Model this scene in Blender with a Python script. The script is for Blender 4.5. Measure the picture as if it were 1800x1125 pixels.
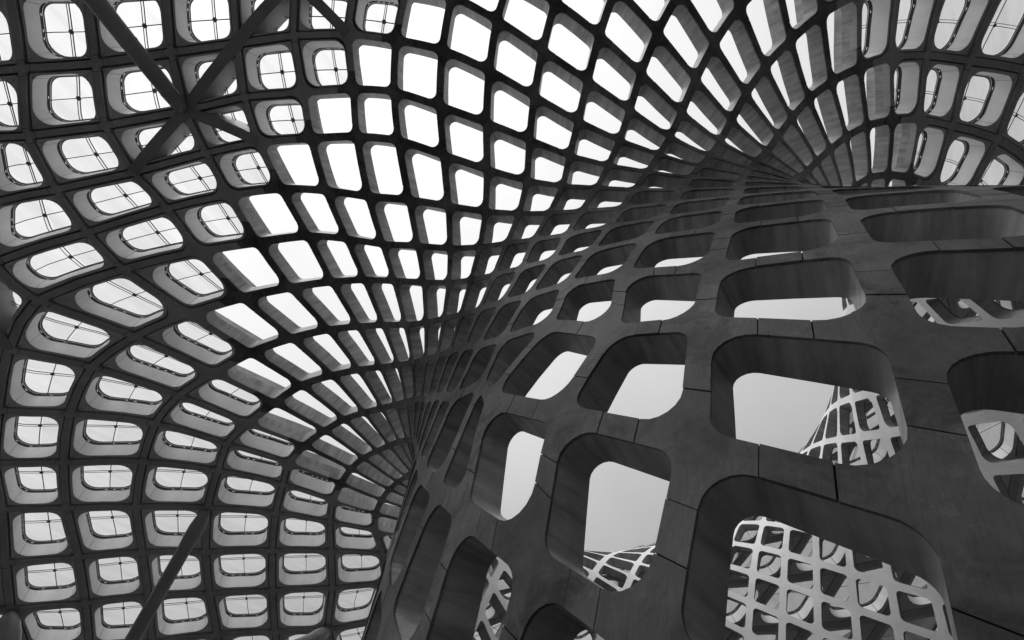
import bpy, math, random
import numpy as np

# ---------------------------------------------------------------- camera, sky, sun, exposure
SKY_AWAY, SKY_SUN, SKY_HORIZON = 3.6, 11.2, 0.30     # overcast deck: away from the sun, round the sun, share left at the horizon
BEAM_F, RAD_F, BULGE = 0.084, 0.18, 0.50
BEAM_G, HOLE_G, RAD_G, DEPTH_G = 0.046, 0.106, 0.20, 0.086
RAD_B = 0.12
SHADE_WALL_R, SHADE_WALL_H = 22.0, 10.5  # radius and height of the unseen wall added to block side light
scene = bpy.context.scene
for o in list(bpy.data.objects):
    bpy.data.objects.remove(o, do_unlink=True)
SCALE = 4.5                       # metres per model unit (neck radius = 4.5 m)
EYE = 1.6                         # eye height above the ground
CAM_D, CAM_H, FPX = 1.55117, 1.26522, 821.59
ZOFF = EYE + CAM_H * SCALE        # height of the neck above the ground
CAM_ROT = np.array([[0.5624999, -0.8045224, -0.1906242], [0.6700188, 0.5786421, -0.4650249], [0.4844262, 0.1338547, 0.8645312]])   # rows: right, down, forward
from mathutils import Matrix, Vector
cam_data = bpy.data.cameras.new('camera')
cam = bpy.data.objects.new('camera', cam_data)
scene.collection.objects.link(cam)
scene.camera = cam
cam_data.sensor_width = 36.0
cam_data.lens = FPX / 1800.0 * 36.0
cam_data.clip_start = 0.05
cam_data.clip_end = 3000.0
mr = np.stack([CAM_ROT[0], -CAM_ROT[1], -CAM_ROT[2]], 1)
mw = Matrix([list(mr[i]) for i in range(3)]).to_4x4()
mw.translation = Vector((-CAM_D * SCALE, 0.0, EYE))
cam.matrix_world = mw

SUN_ELEV, SUN_AZ = math.radians(66), math.radians(178)
world = bpy.data.worlds.new('World')
scene.world = world
world.use_nodes = True
wt = world.node_tree
wt.nodes.clear()
def wn(kind, **kw):
    n = wt.nodes.new(kind)
    for k, v in kw.items():
        setattr(n, k, v)
    return n
w_out = wn('ShaderNodeOutputWorld')
w_bg = wn('ShaderNodeBackground')
w_sky = wn('ShaderNodeTexSky', sky_type='NISHITA', sun_disc=False)
w_sky.sun_elevation = SUN_ELEV
w_sky.sun_rotation = math.radians(90) - SUN_AZ
w_sky.dust_density = 4.0
w_bw = wn('ShaderNodeRGBToBW')                      # a monochrome photograph: grey sky light
w_tc = wn('ShaderNodeTexCoord')
w_sep = wn('ShaderNodeSeparateXYZ')
w_noise = wn('ShaderNodeTexNoise')
w_noise.inputs['Scale'].default_value = 3.0
w_noise.inputs['Detail'].default_value = 4.0
w_dir = wn('ShaderNodeVectorMath', operation='DOT_PRODUCT')
w_dir.inputs[1].default_value = (math.cos(SUN_ELEV) * math.cos(SUN_AZ), math.cos(SUN_ELEV) * math.sin(SUN_AZ), math.sin(SUN_ELEV))
w_glow = wn('ShaderNodeMapRange')                   # cloud deck brightens towards the hidden sun
w_glow.inputs[1].default_value = 0.0; w_glow.inputs[2].default_value = 1.0
w_glow.inputs[3].default_value = SKY_AWAY; w_glow.inputs[4].default_value = SKY_SUN
w_elev = wn('ShaderNodeMapRange', interpolation_type='SMOOTHSTEP')   # and dims towards the horizon
w_elev.inputs[1].default_value = 0.0; w_elev.inputs[2].default_value = 0.48
w_elev.inputs[3].default_value = SKY_HORIZON; w_elev.inputs[4].default_value = 1.0
w_mul0 = wn('ShaderNodeMath', operation='MULTIPLY')
w_nr = wn('ShaderNodeMapRange')
w_nr.inputs[1].default_value = 0.3; w_nr.inputs[2].default_value = 0.7
w_nr.inputs[3].default_value = 0.92; w_nr.inputs[4].default_value = 1.07
w_mul = wn('ShaderNodeMath', operation='MULTIPLY')
w_thin = wn('ShaderNodeMath', operation='MULTIPLY'); w_thin.inputs[1].default_value = 0.15
w_add = wn('ShaderNodeMath', operation='ADD')
L = wt.links.new
L(w_sky.outputs[0], w_bw.inputs[0])
L(w_tc.outputs['Generated'], w_sep.inputs[0])
L(w_tc.outputs['Generated'], w_noise.inputs['Vector'])
L(w_tc.outputs['Generated'], w_dir.inputs[0]); L(w_dir.outputs['Value'], w_glow.inputs[0])
L(w_sep.outputs['Z'], w_elev.inputs[0])
L(w_glow.outputs[0], w_mul0.inputs[0]); L(w_elev.outputs[0], w_mul0.inputs[1])
L(w_noise.outputs[0], w_nr.inputs[0])
L(w_mul0.outputs[0], w_mul.inputs[0]); L(w_nr.outputs[0], w_mul.inputs[1])
L(w_bw.outputs[0], w_thin.inputs[0])
L(w_mul.outputs[0], w_add.inputs[0]); L(w_thin.outputs[0], w_add.inputs[1])
L(w_add.outputs[0], w_bg.inputs['Color'])
w_bg.inputs['Strength'].default_value = 0.1
L(w_bg.outputs[0], w_out.inputs[0])

sun_data = bpy.data.lights.new('sun', 'SUN')
sun_data.energy = 0.9
sun_data.angle = math.radians(25)
sun_data.color = (1.0, 1.0, 1.0)
sun = bpy.data.objects.new('sun', sun_data)
scene.collection.objects.link(sun)
sd = Vector((math.cos(SUN_ELEV) * math.cos(SUN_AZ), math.cos(SUN_ELEV) * math.sin(SUN_AZ), math.sin(SUN_ELEV)))
sun.rotation_euler = sd.to_track_quat('Z', 'Y').to_euler()
sun.location = (0, 0, 60)

vs = scene.view_settings
vs.view_transform = 'Standard'; vs.look = 'None'; vs.gamma = 1.0; vs.use_curve_mapping = False
vs.exposure = 0.0
BRACES = [((13, 7), (12, 8)), ((12, 8), (11, 9)), ((13, 7), (14, 6)), ((13, 7), (12, 6)), ((10, 8), (11, 9)), ((17, 4), (16, 5))]
STRUTS = [
    ((13, 7), (-27.859, -3.928, 0.0), None, 0.128, 'long bare tube strut slanting across upper left into crossed roof braces', False),
    ((20, 1), (2.079, 25.488, 0.0), None, 0.162, 'thin tube strut rising from the bottom edge to a roof joint at lower left', True),
    ((22, 4), (2.692, 16.092, 0.0), None, 0.225, 'thick short-looking tube strut in the bottom left corner of the roof', True),
    ((23, -1), (-10.876, 8.054, 0.0), None, 0.180, 'foreshortened tube strut at the bottom edge beside the funnel column', True),
]
NODE_ANGLE = """3275 3307 3159 3204 3244 3281 3033 3086 3135 3182 3225 3266 2903 2961 3017 3069 3120 3168 3215 3260 2774 2836 2894 2950 3005 3058 3110 3161 3212 3261 2646 2711 2772 2830 2887 2941
2996 3050 3104 3159 3213 3268 2517 2586 2650 2711 2769 2825 2879 2934 2988 3044 3101 3160 3220 3282 2385 2459 2529 2593 2653 2711 2765 2819 2872 2925 2981 3038 3099 3164 3232 3303
2251 2331 2405 2474 2537 2597 2654 2707 2759 2810 2861 2915 2972 3033 3099 3171 3249 3332 2128 2208 2283 2353 2420 2483 2542 2598 2651 2701 2749 2797 2847 2901 2960 3025 3099 3181
3271 3370 2033 2105 2172 2238 2302 2366 2427 2487 2543 2595 2643 2689 2734 2779 2827 2881 2943 3015 3097 3191 3297 3417 1985 2038 2089 2141 2195 2252 2311 2370 2430 2486 2539 2587
2630 2671 2710 2752 2799 2853 2919 2998 3090 3199 3326 3474 1992 2019 2047 2078 2113 2154 2201 2254 2311 2369 2427 2481 2530 2572 2609 2643 2676 2713 2757 2812 2881 2967 3072 3201
3357 3547 2052 2051 2054 2061 2073 2091 2117 2152 2195 2247 2303 2362 2419 2470 2514 2549 2576 2601 2626 2656 2695 2748 2818 2911 3033 3191 3392 3642 2155 2129 2109 2093 2081 2075
2076 2085 2105 2136 2178 2230 2289 2348 2404 2451 2487 2512 2529 2540 2552 2569 2597 2641 2712 2817 2969 3174 3440 3765 2297 2247 2204 2167 2135 2108 2086 2070 2061 2063 2077 2106
2148 2203 2264 2325 2380 2422 2449 2460 2459 2448 2435 2425 2431 2467 2547 2685 2890 3167 3514 3921 2473 2400 2335 2277 2226 2181 2142 2106 2074 2048 2029 2023 2031 2058 2102 2160
2226 2292 2348 2385 2397 2384 2347 2291 2230 2182 2170 2216 2336 2540 2828 3194 3625 4101 2672 2580 2497 2421 2351 2288 2232 2181 2135 2091 2048 2010 1978 1960 1960 1983 2030 2098
2178 2256 2314 2337 2315 2247 2137 2005 1886 1816 1824 1927 2131 2432 2817 3267 3758 4265 2871 2771 2678 2591 2507 2427 2353 2286 2225 2171 2118 2065 2009 1951 1899 1862 1849 1871
1932 2025 2133 2229 2278 2251 2142 1959 1740 1538 1405 1377 1467 1678 1997 2401 2864 3362 3873 4377 3050 2952 2860 2771 2683 2595 2508 2423 2344 2274 2212 2156 2098 2030 1948 1858
1770 1705 1684 1725 1826 1968 2113 2206 2180 2012 1734 1420 1142 951 889 978 1208 1548 1964 2432 2931 3441 3951 4452 3199 3110 3025 2942 2859 2774 2686 2594 2500 2409 2326 2255
2198 2143 2071 1973 1842 1695 1564 1483 1485 1582 1752 1947 2088 2074 1809 1416 1035 714 486 389 497 755 1109 1527 1989 2478 2984 3496 4011 4527 3314 3238 3165 3091 3017 2941 2862
2779 2688 2589 2486 2387 2303 2241 2193 2122 2026 1851 1642 1444 1298 1241 1306 1502 1716 1850 1845 1448 964 599 281 68 -67 86 356 701 1103 1545 2017 2509 3017 3541 4084 4653 3394
3334 3274 3214 3151 3086 3018 2946 2870 2787 2691 2580 2465 2368 2290 2235 2165 2089 1863 1614 1370 1177 1056 1043 1262 1434 1408 1192 819 429 136 -137 -280 -293 -199 25 334 701
1110 1553 2023 2518 3042 3601 4208 3443 3399 3353 3306 3257 3205 3149 3089 3025 2957 2884 2801 2698 2568 2483 2375 2219 2229 2046 1854 1621 1369 1173 1016 956 1062 1073 872 537 223
-49 -325 -511 -563 -538 -428 -244 12 327 690 1090 1526 1996 2506 3067 3472 3438 3403 3368 3332 3294 3252 3206 3155 3098 3036 2972 2906 2832 2732 2476 2544 2365 2328 2146 1899 1658
1490 1320 1126 1007 963 792 526 253 -55 -313 -551 -652 -654 -668 -606 -471 -273 -19 284 630 1016 1444 1921 3491 3463 3434 3407 3379 3352 3324 3293 3258 3216 3167 3109 3046 2982
2899 2702 2291 2688 2444 2364 2211 1970 1788 1662 1487 1273 1106 931 655 389 180 -143 -420 -621 -725 -763 -777 -749 -666 -529 -341 -108 169 487 849 3506 3480 3455 3431 3408 3387
3367 3348 3327 3303 3273 3233 3180 3109 3021 2931 2905 2909 2614 2541 2521 2279 2107 1992 1803 1623 1418 1161 892 610 347 101 -172 -427 -621 -750 -827 -867 -872 -838 -763 -647 -492
-301 -76 3516 3492 3470 3448 3428 3409 3393 3378 3365 3353 3339 3321 3294 3251 3185 3089 2961 2819 2865 2758 2760 2677 2452 2323 2185 1952 1743 1507 1221 894 623 361 103 -149 -382
-579 -734 -849 -927 -974 -993 -982 -943 -877 -791 3514 3495 3477 3460 3442 3425 3410 3396 3384 3376 3370 3366 3360 3349 3324 3279 3207 3120 3064 3100 3071 2934 2811 2685 2539 2362
2132 1883 1610 1315 1003 715 441 177 -71 -301 -507 -686 -837 -959 -1056 -1133 -1191 -1235 -1270 3493 3483 3473 3463 3451 3438 3424 3411 3399 3389 3382 3380 3382 3389 3395 3398 3391
3376 3359 3357 3362 3308 3139 3008 2861 2700 2534 2303 2092 1819 1475 1172 872 584 310 54 -184 -406 -612 -798 -967 -1119 -1260 -1394 -1527 3447 3450 3451 3450 3447 3442 3434 3424
3414 3403 3393 3387 3386 3392 3408 3433 3467 3510 3559 3609 3639 3612 3540 3389 3240 3007 2857 2739 2483 2312 2093 1746 1402 1079 776 491 222 -34 -278 -513 -738 -954 -1165 -1375
-1590 3373 3391 3406 3418 3426 3431 3433 3431 3426 3419 3410 3401 3394 3392 3400 3422 3462 3525 3612 3717 3824 3902 3911 3778 3577 3468 3201 3052 3014 2758 2536 2324 1996 1650 1319
1007 710 425 147 -124 -391 -657 -923 -1195 -1478 3336 3361 3382 3400 3414 3423 3429 3430 3427 3421 3413 3406 3403 3410 3434 3482 3562 3677 3822 3974 4094 4118 3948 3747 3676 3407
3276 3289 3052 2776 2500 2205 1894 1580 1268 961 657 356 55 -248 -556 -875 -1209 3315 3345 3371 3394 3412 3425 3433 3437 3436 3432 3426 3424 3429 3450 3496 3577 3700 3861 4040 4194
4255 4144 4024 4001 3810 3639 3496 3199 2933 2662 2411 2143 1853 1548 1233 913 587 256 -83 -435 -807 3304 3339 3370 3397 3420 3437 3449 3455 3457 3456 3456 3460 3476 3512 3579 3687
3840 4027 4212 4334 4356 4327 4311 4230 4008 3690 3327 3081 2867 2649 2408 2138 1839 1519 1185 839 480 106 -291 3303 3342 3379 3411 3438 3460 3477 3488 3495 3499 3506 3517 3541
3586 3662 3786 3968 4193 4406 4602 4636 4530 4426 4245 3879 3460 3229 3101 2917 2695 2432 2135 1812 1469 1108 728 321 3309 3354 3397 3435 3469 3498 3521 3539 3554 3565 3578 3594
3620 3667 3753 3918 4220 4589 4849 4861 4767 4677 4417 3917 3544 3419 3331 3206 2995 2731 2433 2111 1766 1398 1003 3322 3375 3426 3473 3517 3555 3588 3615 3638 3659 3680 3704 3744
3820 3994 4426 4880 5117 5079 5021 4875 4508 4173 3918 3837 3739 3532 3291 3023 2731 2416 2078 1713 3345 3407 3469 3528 3584 3635 3680 3722 3760 3800 3848 3920 4046 4300 4793 5169
5332 5357 5335 5067 4711 4646 4558 4287 4060 3826 3577 3313 3033 2732 2411 3377 3452 3528 3603 3676 3745 3813 3880 3955 4050 4185 4390 4704 5156 5498 5621 5734 5644 5160 4859 4785
4723 4543 4320 4090 3853 3605 3344 3066 3421 3513 3608 3705 3804 3905 4012 4134 4287 4492 4768 5105 5478 5849 6036 6065 5704 5080 4860 4791 4745 4651 4500 4318 4116 3903 3673 3477
3592 3716 3848 3991 4146 4322 4530 4786 5104 5465 5782 6118 6287 6175 5725 5144 4883 4785 4745 4700 4621 4506 4366 4214 3550 3699 3866 4054 4264 4497 4754 5034 5345 5690 5981 6255
6351 6180 5792 5273 4969 4832 4777 4746 4709 4658 4612 3646 3846 4077 4340 4631 4938 5238 5502 5738 6027 6240 6301 6142 5763 5350 5109 4956 4866 4814 4783 4782 3775 4044 4353 4696
5056 5401 5674 5822 6055 6275 6345 6205 5890 5578 5335 5150 5012 4909 4831 3942 4290 4675 5083 5493 5894 6263 6314 6431 6460 6360 6142 5866 5620 5404 5207 5007 4145 4568 5019 5481
5924 6278 6438 6522 6541 6484 6350 6157 5940 5710 5441 4375 4857 5341 5788 6146 6389 6526 6588 6591 6540 6437 6285 6074 4600 5092 5544 5928 6230 6445 6587 6675 6718 6719 6674 4763
5228 5644 6002 6298 6537 6731 6893 7027 4860 5311 5725 6101 6444 6764 7075 4937 5406 5863 6316 6783 5049 5586 6155 5266"""
NODE_LEVEL = """-22485 -21431 -22453 -21358 -20262 -19169 -22512 -21371 -20233 -19100 -17973 -16854 -22662 -21472 -20289 -19114 -17946 -16788 -15639 -14502 -22899 -21659 -20429 -19209 -17999
-16800 -15613 -14437 -13274 -12125 -23215 -21925 -20649 -19384 -18132 -16892 -15664 -14449 -13248 -12061 -10889 -9734 -23597 -22261 -20941 -19634 -18341 -17060 -15793 -14538 -13298
-12072 -10863 -9670 -8495 -7340 -24029 -22653 -21294 -19950 -18619 -17301 -15995 -14703 -13424 -12160 -10912 -9681 -8469 -7276 -6104 -4955 -24488 -23081 -21692 -20318 -18955 -17605
-16265 -14938 -13623 -12322 -11037 -9768 -8517 -7287 -6078 -4891 -3730 -2594 -24948 -23523 -22115 -20720 -19335 -17959 -16592 -15235 -13888 -12554 -11233 -9928 -8641 -7373 -6126
-4902 -3703 -2530 -1385 -272 -25381 -23952 -22538 -21135 -19738 -18347 -16962 -15583 -14211 -12848 -11496 -10158 -8836 -7532 -6248 -4987 -3750 -2540 -1358 -205 914 2000 -25764
-24345 -22938 -21538 -20142 -18749 -17356 -15965 -14577 -13193 -11817 -10450 -9097 -7760 -6442 -5145 -3872 -2625 -1405 -215 944 2069 3158 4208 -26082 -24684 -23294 -21908 -20524
-19139 -17751 -16361 -14968 -13574 -12182 -10795 -9417 -8052 -6703 -5373 -4066 -2783 -1527 -300 897 2061 3189 4281 5333 6345 -26328 -24958 -23591 -22227 -20863 -19495 -18123 -16745
-15360 -13969 -12574 -11177 -9784 -8397 -7023 -5665 -4327 -3012 -1722 -460 774 1975 3143 4274 5367 6421 7436 8410 -26506 -25164 -23825 -22486 -21145 -19801 -18451 -17093 -15727
-14351 -12966 -11574 -10178 -8782 -7391 -6012 -4649 -3306 -1986 -692 576 1813 3019 4189 5321 6414 7469 8486 9467 10413 -26621 -25308 -23995 -22681 -21366 -20046 -18722 -17389
-16048 -14696 -13332 -11957 -10572 -9182 -7789 -6401 -5022 -3658 -2313 -991 307 1577 2817 4025 5195 6326 7418 8473 9494 10483 11443 12375 -26691 -25399 -24107 -22817 -21526 -20232
-18931 -17624 -16309 -14984 -13647 -12298 -10937 -9565 -8187 -6807 -5429 -4057 -2696 -1352 -28 1271 2543 3784 4990 6157 7285 8374 9429 10455 11455 12430 13379 14300 -26736 -25455
-24177 -22902 -21630 -20358 -19082 -17799 -16508 -15207 -13897 -12575 -11241 -9898 -8546 -7191 -5834 -4476 -3120 -1768 -427 898 2199 3472 4710 5910 7070 8190 9276 10334 11369 12381
13369 14330 15257 16140 -26750 -25481 -24217 -22953 -21692 -20433 -19176 -17917 -16649 -15370 -14081 -12782 -11473 -10154 -8832 -7511 -6191 -4870 -3546 -2216 -880 456 1784 3091
4364 5594 6778 7923 9034 10119 11184 12232 13258 14257 15225 16154 17035 17854 -26701 -25462 -24222 -22979 -21730 -20478 -19226 -17978 -16731 -15479 -14213 -12930 -11635 -10331
-9027 -7733 -6454 -5184 -3915 -2637 -1346 -37 1289 2623 3944 5219 6430 7581 8700 9805 10898 11983 13047 14085 15094 16067 17000 17883 18710 19475 -26560 -25367 -24168 -22960 -21740
-20508 -19264 -18013 -16762 -15520 -14283 -13033 -11754 -10447 -9138 -7850 -6594 -5372 -4170 -2968 -1749 -509 762 2069 3411 4752 6029 7206 8310 9388 10488 11620 12734 13815 14864
15881 16862 17802 18695 19539 20332 21074 -26323 -25183 -24033 -22870 -21693 -20499 -19286 -18052 -16800 -15536 -14280 -13048 -11824 -10556 -9201 -7881 -6620 -5418 -4269 -3147
-2024 -878 304 1521 2811 4153 5498 6758 7890 8957 9989 11070 12300 13441 14534 15595 16622 17614 18567 19479 20349 21179 21971 22729 -25997 -24911 -23811 -22696 -21565 -20417
-19249 -18059 -16843 -15595 -14316 -13022 -11757 -10567 -9307 -7884 -6562 -5342 -4223 -3157 -2105 -1072 -19 1099 2254 3559 4879 6133 7313 8427 9520 10536 11601 12920 14087 15204
16282 17323 18329 19301 20238 21144 22021 22875 23711 -25603 -24565 -23509 -22439 -21352 -20249 -19128 -17986 -16821 -15628 -14398 -13121 -11789 -10426 -9234 -7817 -6585 -5201
-4031 -3045 -2051 -1028 -87 838 1850 3033 4388 5664 6866 8009 9119 10143 11103 12160 13431 14681 15838 16934 17989 19013 20008 20978 21927 22861 23787 -25164 -24164 -23146 -22112
-21064 -20001 -18922 -17825 -16706 -15564 -14395 -13190 -11938 -10626 -9263 -7732 -6650 -5022 -3786 -2817 -1909 -926 57 949 1781 2817 4161 5536 6801 8011 9162 10217 11123 12057
13143 14197 15327 16458 17558 18626 19668 20691 21699 22700 23701 -24706 -23733 -22741 -21735 -20717 -19686 -18641 -17582 -16505 -15406 -14284 -13133 -11951 -10726 -9403 -7813
-5836 -4957 -3694 -2624 -1705 -751 223 1158 2081 3004 4171 5550 6842 8101 9242 10241 11186 12085 13010 13996 14990 16027 17097 18174 19243 20301 21352 22402 23462 -24253 -23294
-22319 -21330 -20331 -19321 -18301 -17271 -16227 -15167 -14086 -12980 -11840 -10658 -9420 -8112 -6701 -4867 -3708 -2616 -1617 -622 316 1222 2172 3206 4389 5670 6920 8068 9186 10231
11182 12085 12977 13882 14808 15758 16739 17755 18797 19853 20917 21990 23085 -23822 -22868 -21899 -20919 -19928 -18930 -17924 -16911 -15890 -14857 -13810 -12744 -11650 -10518
-9331 -8069 -6701 -5219 -3838 -2646 -1631 -640 362 1204 2129 3272 4445 5688 6933 8061 9101 10109 11080 12007 12902 13789 14679 15578 16498 17443 18419 19426 20460 21517 22602
-23429 -22471 -21500 -20519 -19530 -18534 -17533 -16527 -15516 -14499 -13473 -12435 -11380 -10298 -9175 -7994 -6738 -5407 -4051 -2790 -1670 -665 322 1241 2105 3194 4526 5776 6928
7980 8972 9946 10898 11829 12742 13638 14525 15411 16302 17206 18131 19080 20057 21063 22093 -23087 -22117 -21136 -20146 -19150 -18150 -17146 -16140 -15130 -14117 -13100 -12076
-11044 -9997 -8927 -7823 -6674 -5474 -4244 -3027 -1865 -767 270 1221 2117 3181 4456 5768 7006 8030 8799 9724 10660 11584 12498 13404 14303 15196 16086 16980 17881 18797 19731 20685
21653 -22809 -21819 -20819 -19814 -18804 -17792 -16779 -15765 -14751 -13735 -12718 -11697 -10673 -9642 -8602 -7549 -6477 -5384 -4271 -3155 -2055 -980 112 1154 2149 3166 4402 5785
6955 8045 8924 9627 10427 11300 12199 13103 14007 14910 15811 16711 17614 18522 19441 20371 21307 -22606 -21587 -20562 -19533 -18503 -17473 -16444 -15417 -14392 -13368 -12344
-11321 -10296 -9269 -8239 -7206 -6173 -5141 -4115 -3098 -2088 -1076 -46 999 2079 3262 4360 5630 7039 8000 8837 9531 10281 11067 11901 12772 13662 14562 15468 16378 17290 18207
19130 20063 21003 -20373 -19315 -18258 -17204 -16153 -15106 -14064 -13026 -11992 -10960 -9930 -8901 -7872 -6844 -5820 -4806 -3812 -2847 -1915 -1002 -76 899 1958 3178 4496 5562 6766
7956 8731 9559 10145 10877 11657 12470 13315 14188 15081 15987 16903 17828 18762 19708 20670 -18079 -16994 -15915 -14843 -13778 -12721 -11670 -10625 -9586 -8550 -7518 -6490 -5466
-4452 -3456 -2489 -1565 -693 137 971 1882 2994 4307 5643 6760 7896 8843 9520 10271 10828 11494 12232 13016 13838 14691 15572 16473 17392 18327 19281 20261 -15742 -14639 -13546
-12462 -11388 -10324 -9269 -8223 -7184 -6152 -5127 -4112 -3110 -2128 -1177 -270 579 1359 2096 2966 4101 5439 6779 7901 8957 9804 10421 10961 11519 12133 12814 13557 14348 15178
16041 16931 17846 18788 19766 -13375 -12260 -11158 -10068 -8991 -7926 -6874 -5833 -4804 -3787 -2783 -1795 -828 113 1018 1876 2671 3344 4189 5331 6680 8093 9181 10043 10694 11240
11750 12226 12780 13406 14103 14856 15656 16492 17360 18263 19209 -10989 -9868 -8763 -7673 -6599 -5541 -4500 -3476 -2469 -1480 -509 443 1372 2274 3136 3929 4610 5463 6666 8061 9468
10510 11205 11822 12324 12620 12981 13443 14014 14664 15373 16129 16925 17759 18638 -8595 -7474 -6371 -5288 -4226 -3185 -2167 -1171 -198 753 1683 2594 3482 4336 5133 5833 6736 8051
9471 10851 12002 12534 12938 13279 13417 13685 14126 14656 15252 15903 16600 17337 18117 -6204 -5090 -3998 -2931 -1890 -877 107 1063 1992 2896 3779 4639 5472 6265 6986 7935 9261
10655 12093 13435 13865 13825 13901 14171 14480 14872 15340 15869 16446 17063 17715 -3830 -2730 -1659 -617 392 1368 2308 3213 4087 4933 5756 6554 7319 8059 9141 10436 11717 13066
14118 14645 14753 14819 15023 15311 15659 16062 16513 16998 17506 -1487 -411 632 1640 2609 3536 4421 5264 6070 6849 7609 8355 9090 10129 11341 12539 13820 14702 15254 15542 15721
15919 16175 16478 16818 17183 17550 809 1855 2862 3828 4748 5619 6439 7209 7939 8655 9380 10072 10904 12068 13298 14441 15238 15800 16215 16522 16782 17043 17321 17607 17874 3048
4056 5021 5939 6806 7616 8365 9055 9702 10349 11043 11896 13036 14102 14981 15659 16305 16818 17231 17579 17892 18183 18436 5218 6184 7104 7975 8790 9544 10227 10831 11402 12145
13052 14023 14807 15554 16257 16838 17374 17867 18313 18717 19084 7315 8240 9120 9952 10733 11458 12123 12741 13469 14195 14909 15556 16185 16799 17337 17899 18459 19002 19544 9344
10238 11093 11912 12705 13493 14283 14855 15274 15759 16355 16829 17230 17818 18420 19023 19660 11325 12208 13065 13904 14717 15447 15984 16376 16757 17176 17559 17938 18416 18955
19542 13282 14162 15009 15794 16470 17005 17421 17771 18097 18418 18750 19110 19481 15186 16021 16778 17433 17979 18423 18784 19092 19374 19637 19853 16962 17708 18365 18931 19409
19805 20133 20402 20598 18603 19277 19875 20396 20843 21215 21510 20178 20817 21394 21907 22360 21766 22412 23014 23459"""
PROFILE_R = """8981 9065 9149 9234 9319 9406 9493 9581 9670 9760 9851 9942 10034 10128 10222 10316 10412 10509 10606 10705 10804 10905 11006 11108 11211 11315 11420 11522 11615 11699 11775 11842
11899 11947 11985 12014 12032 12041 12039 12026 12003 11969 11924 11868 11800 11722 11634 11536 11429 11316 11198 11076 10954 10832 10713 10598 10489 10386 10291 10206 10131 10070
10025 10001 10000 10027 10085 10178 10309 10480 10694 10952 11253 11599 11990 12424 12903 13426 13993 14606 15265 15972 16727 17533 18391 19304 20272 21297 22381 23524 24729 25997
27329 28725 30186 31713 33305 34963 36685 38471 40320 42243 44258 46368 48580 50897 53325 55868 58533 61325 64250 67314 70525 73889 77413 81106 84974"""
PROFILE_Z = """-34217 -33774 -33327 -32875 -32419 -31959 -31495 -31026 -30553 -30076 -29594 -29108 -28617 -28121 -27621 -27117 -26608 -26094 -25575 -25051 -24523 -23989 -23451 -22908 -22359
-21806 -21247 -20683 -20112 -19535 -18953 -18367 -17776 -17182 -16584 -15985 -15384 -14782 -14180 -13579 -12978 -12380 -11784 -11192 -10604 -10022 -9444 -8873 -8309 -7752 -7202
-6658 -6121 -5590 -5065 -4545 -4029 -3517 -3009 -2504 -2001 -1500 -1000 -500 0 500 999 1497 1991 2482 2966 3441 3907 4361 4803 5231 5645 6044 6428 6796 7146 7478 7790 8079 8342
8577 8781 8949 9080 9169 9214 9208 9150 9032 8851 8602 8278 7873 7383 6800 6120 5371 4587 3765 2904 2002 1057 67 -970 -2057 -3195 -4388 -5638 -6947 -8319 -9756 -11262"""
PROFILE_SLOPE = """13849 13849 13849 13849 13849 13849 13849 13849 13849 13849 13849 13849 13849 13849 13849 13849 13849 13849 13849 13849 13849 13849 13849 13849 13849 13849 13849 14010 14172 14333
14496 14658 14821 14985 15150 15315 15483 15654 15827 16005 16186 16370 16559 16750 16943 17135 17321 17493 17647 17775 17872 17935 17962 17954 17913 17843 17748 17628 17479 17292
17059 16768 16410 15975 15463 14875 14217 13500 12737 11945 11144 10349 9575 8831 8122 7452 6822 6230 5673 5144 4640 4152 3676 3209 2750 2297 1853 1417 991 573 163 -241 -639 -1033
-1425 -1813 -2199 -2583 -2963 -3339 -3712 -3712 -3712 -3712 -3712 -3712 -3712 -3712 -3712 -3712 -3712 -3712 -3712 -3712 -3712 -3712 -3712"""
# ---------------------------------------------------------------- the surveyed shell surface
PER = 32                          # lattice steps once round the funnel
K0 = math.radians(360.0 / 64.0)
SMIN, SMAX = -13, 31
def canon(c, r):
    while c - r >= PER: c -= PER; r += PER
    while c - r < -PER: c += PER; r -= PER
    return c, r
order = sorted({(c, r) for c in range(-45, 46) for r in range(-45, 46) if SMIN <= c + r <= SMAX and -PER <= c - r < PER})
va = [int(v) * 1e-4 + 3.0 for v in NODE_ANGLE.split()]
vl = [int(v) * 1e-4 for v in NODE_LEVEL.split()]
node_a = dict(zip(order, va)); node_l = dict(zip(order, vl))
OFF, SZ = 70, 140
GA = np.full((SZ, SZ), np.nan); GL = np.full((SZ, SZ), np.nan)
for c in range(-60, 60):
    for r in range(-60, 60):
        k = canon(c, r)
        if k in node_a:
            GA[c + OFF, r + OFF] = node_a[k]; GL[c + OFF, r + OFF] = node_l[k]
        else:                      # beyond the table: carry the lattice on along the diagonal
            s = c + r
            lim = SMAX - 1 if s > SMAX else SMIN + 1
            d = int(math.ceil(abs(s - lim) / 2.0)) * (1 if s > SMAX else -1)
            k2 = canon(c - d, r - d); k3 = canon(c - d - (1 if d > 0 else -1), r - d - (1 if d > 0 else -1))
            if k2 in node_a and k3 in node_a:
                GA[c + OFF, r + OFF] = node_a[k2]
                GL[c + OFF, r + OFF] = node_l[k2] + abs(d) * (node_l[k2] - node_l[k3])
PT = -3.2 + 0.05 * np.arange(len(PROFILE_R.split()))
PR = np.array([int(v) for v in PROFILE_R.split()]) * 1e-4
PZ = np.array([int(v) for v in PROFILE_Z.split()]) * 1e-4
PS = np.array([int(v) for v in PROFILE_SLOPE.split()]) * 1e-4
def crw(f):
    return np.stack([-.5 * f + f * f - .5 * f ** 3, 1 - 2.5 * f * f + 1.5 * f ** 3, .5 * f + 2 * f * f - 1.5 * f ** 3, -.5 * f * f + .5 * f ** 3], -1)
STEN = np.arange(4) - 1 + OFF
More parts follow.
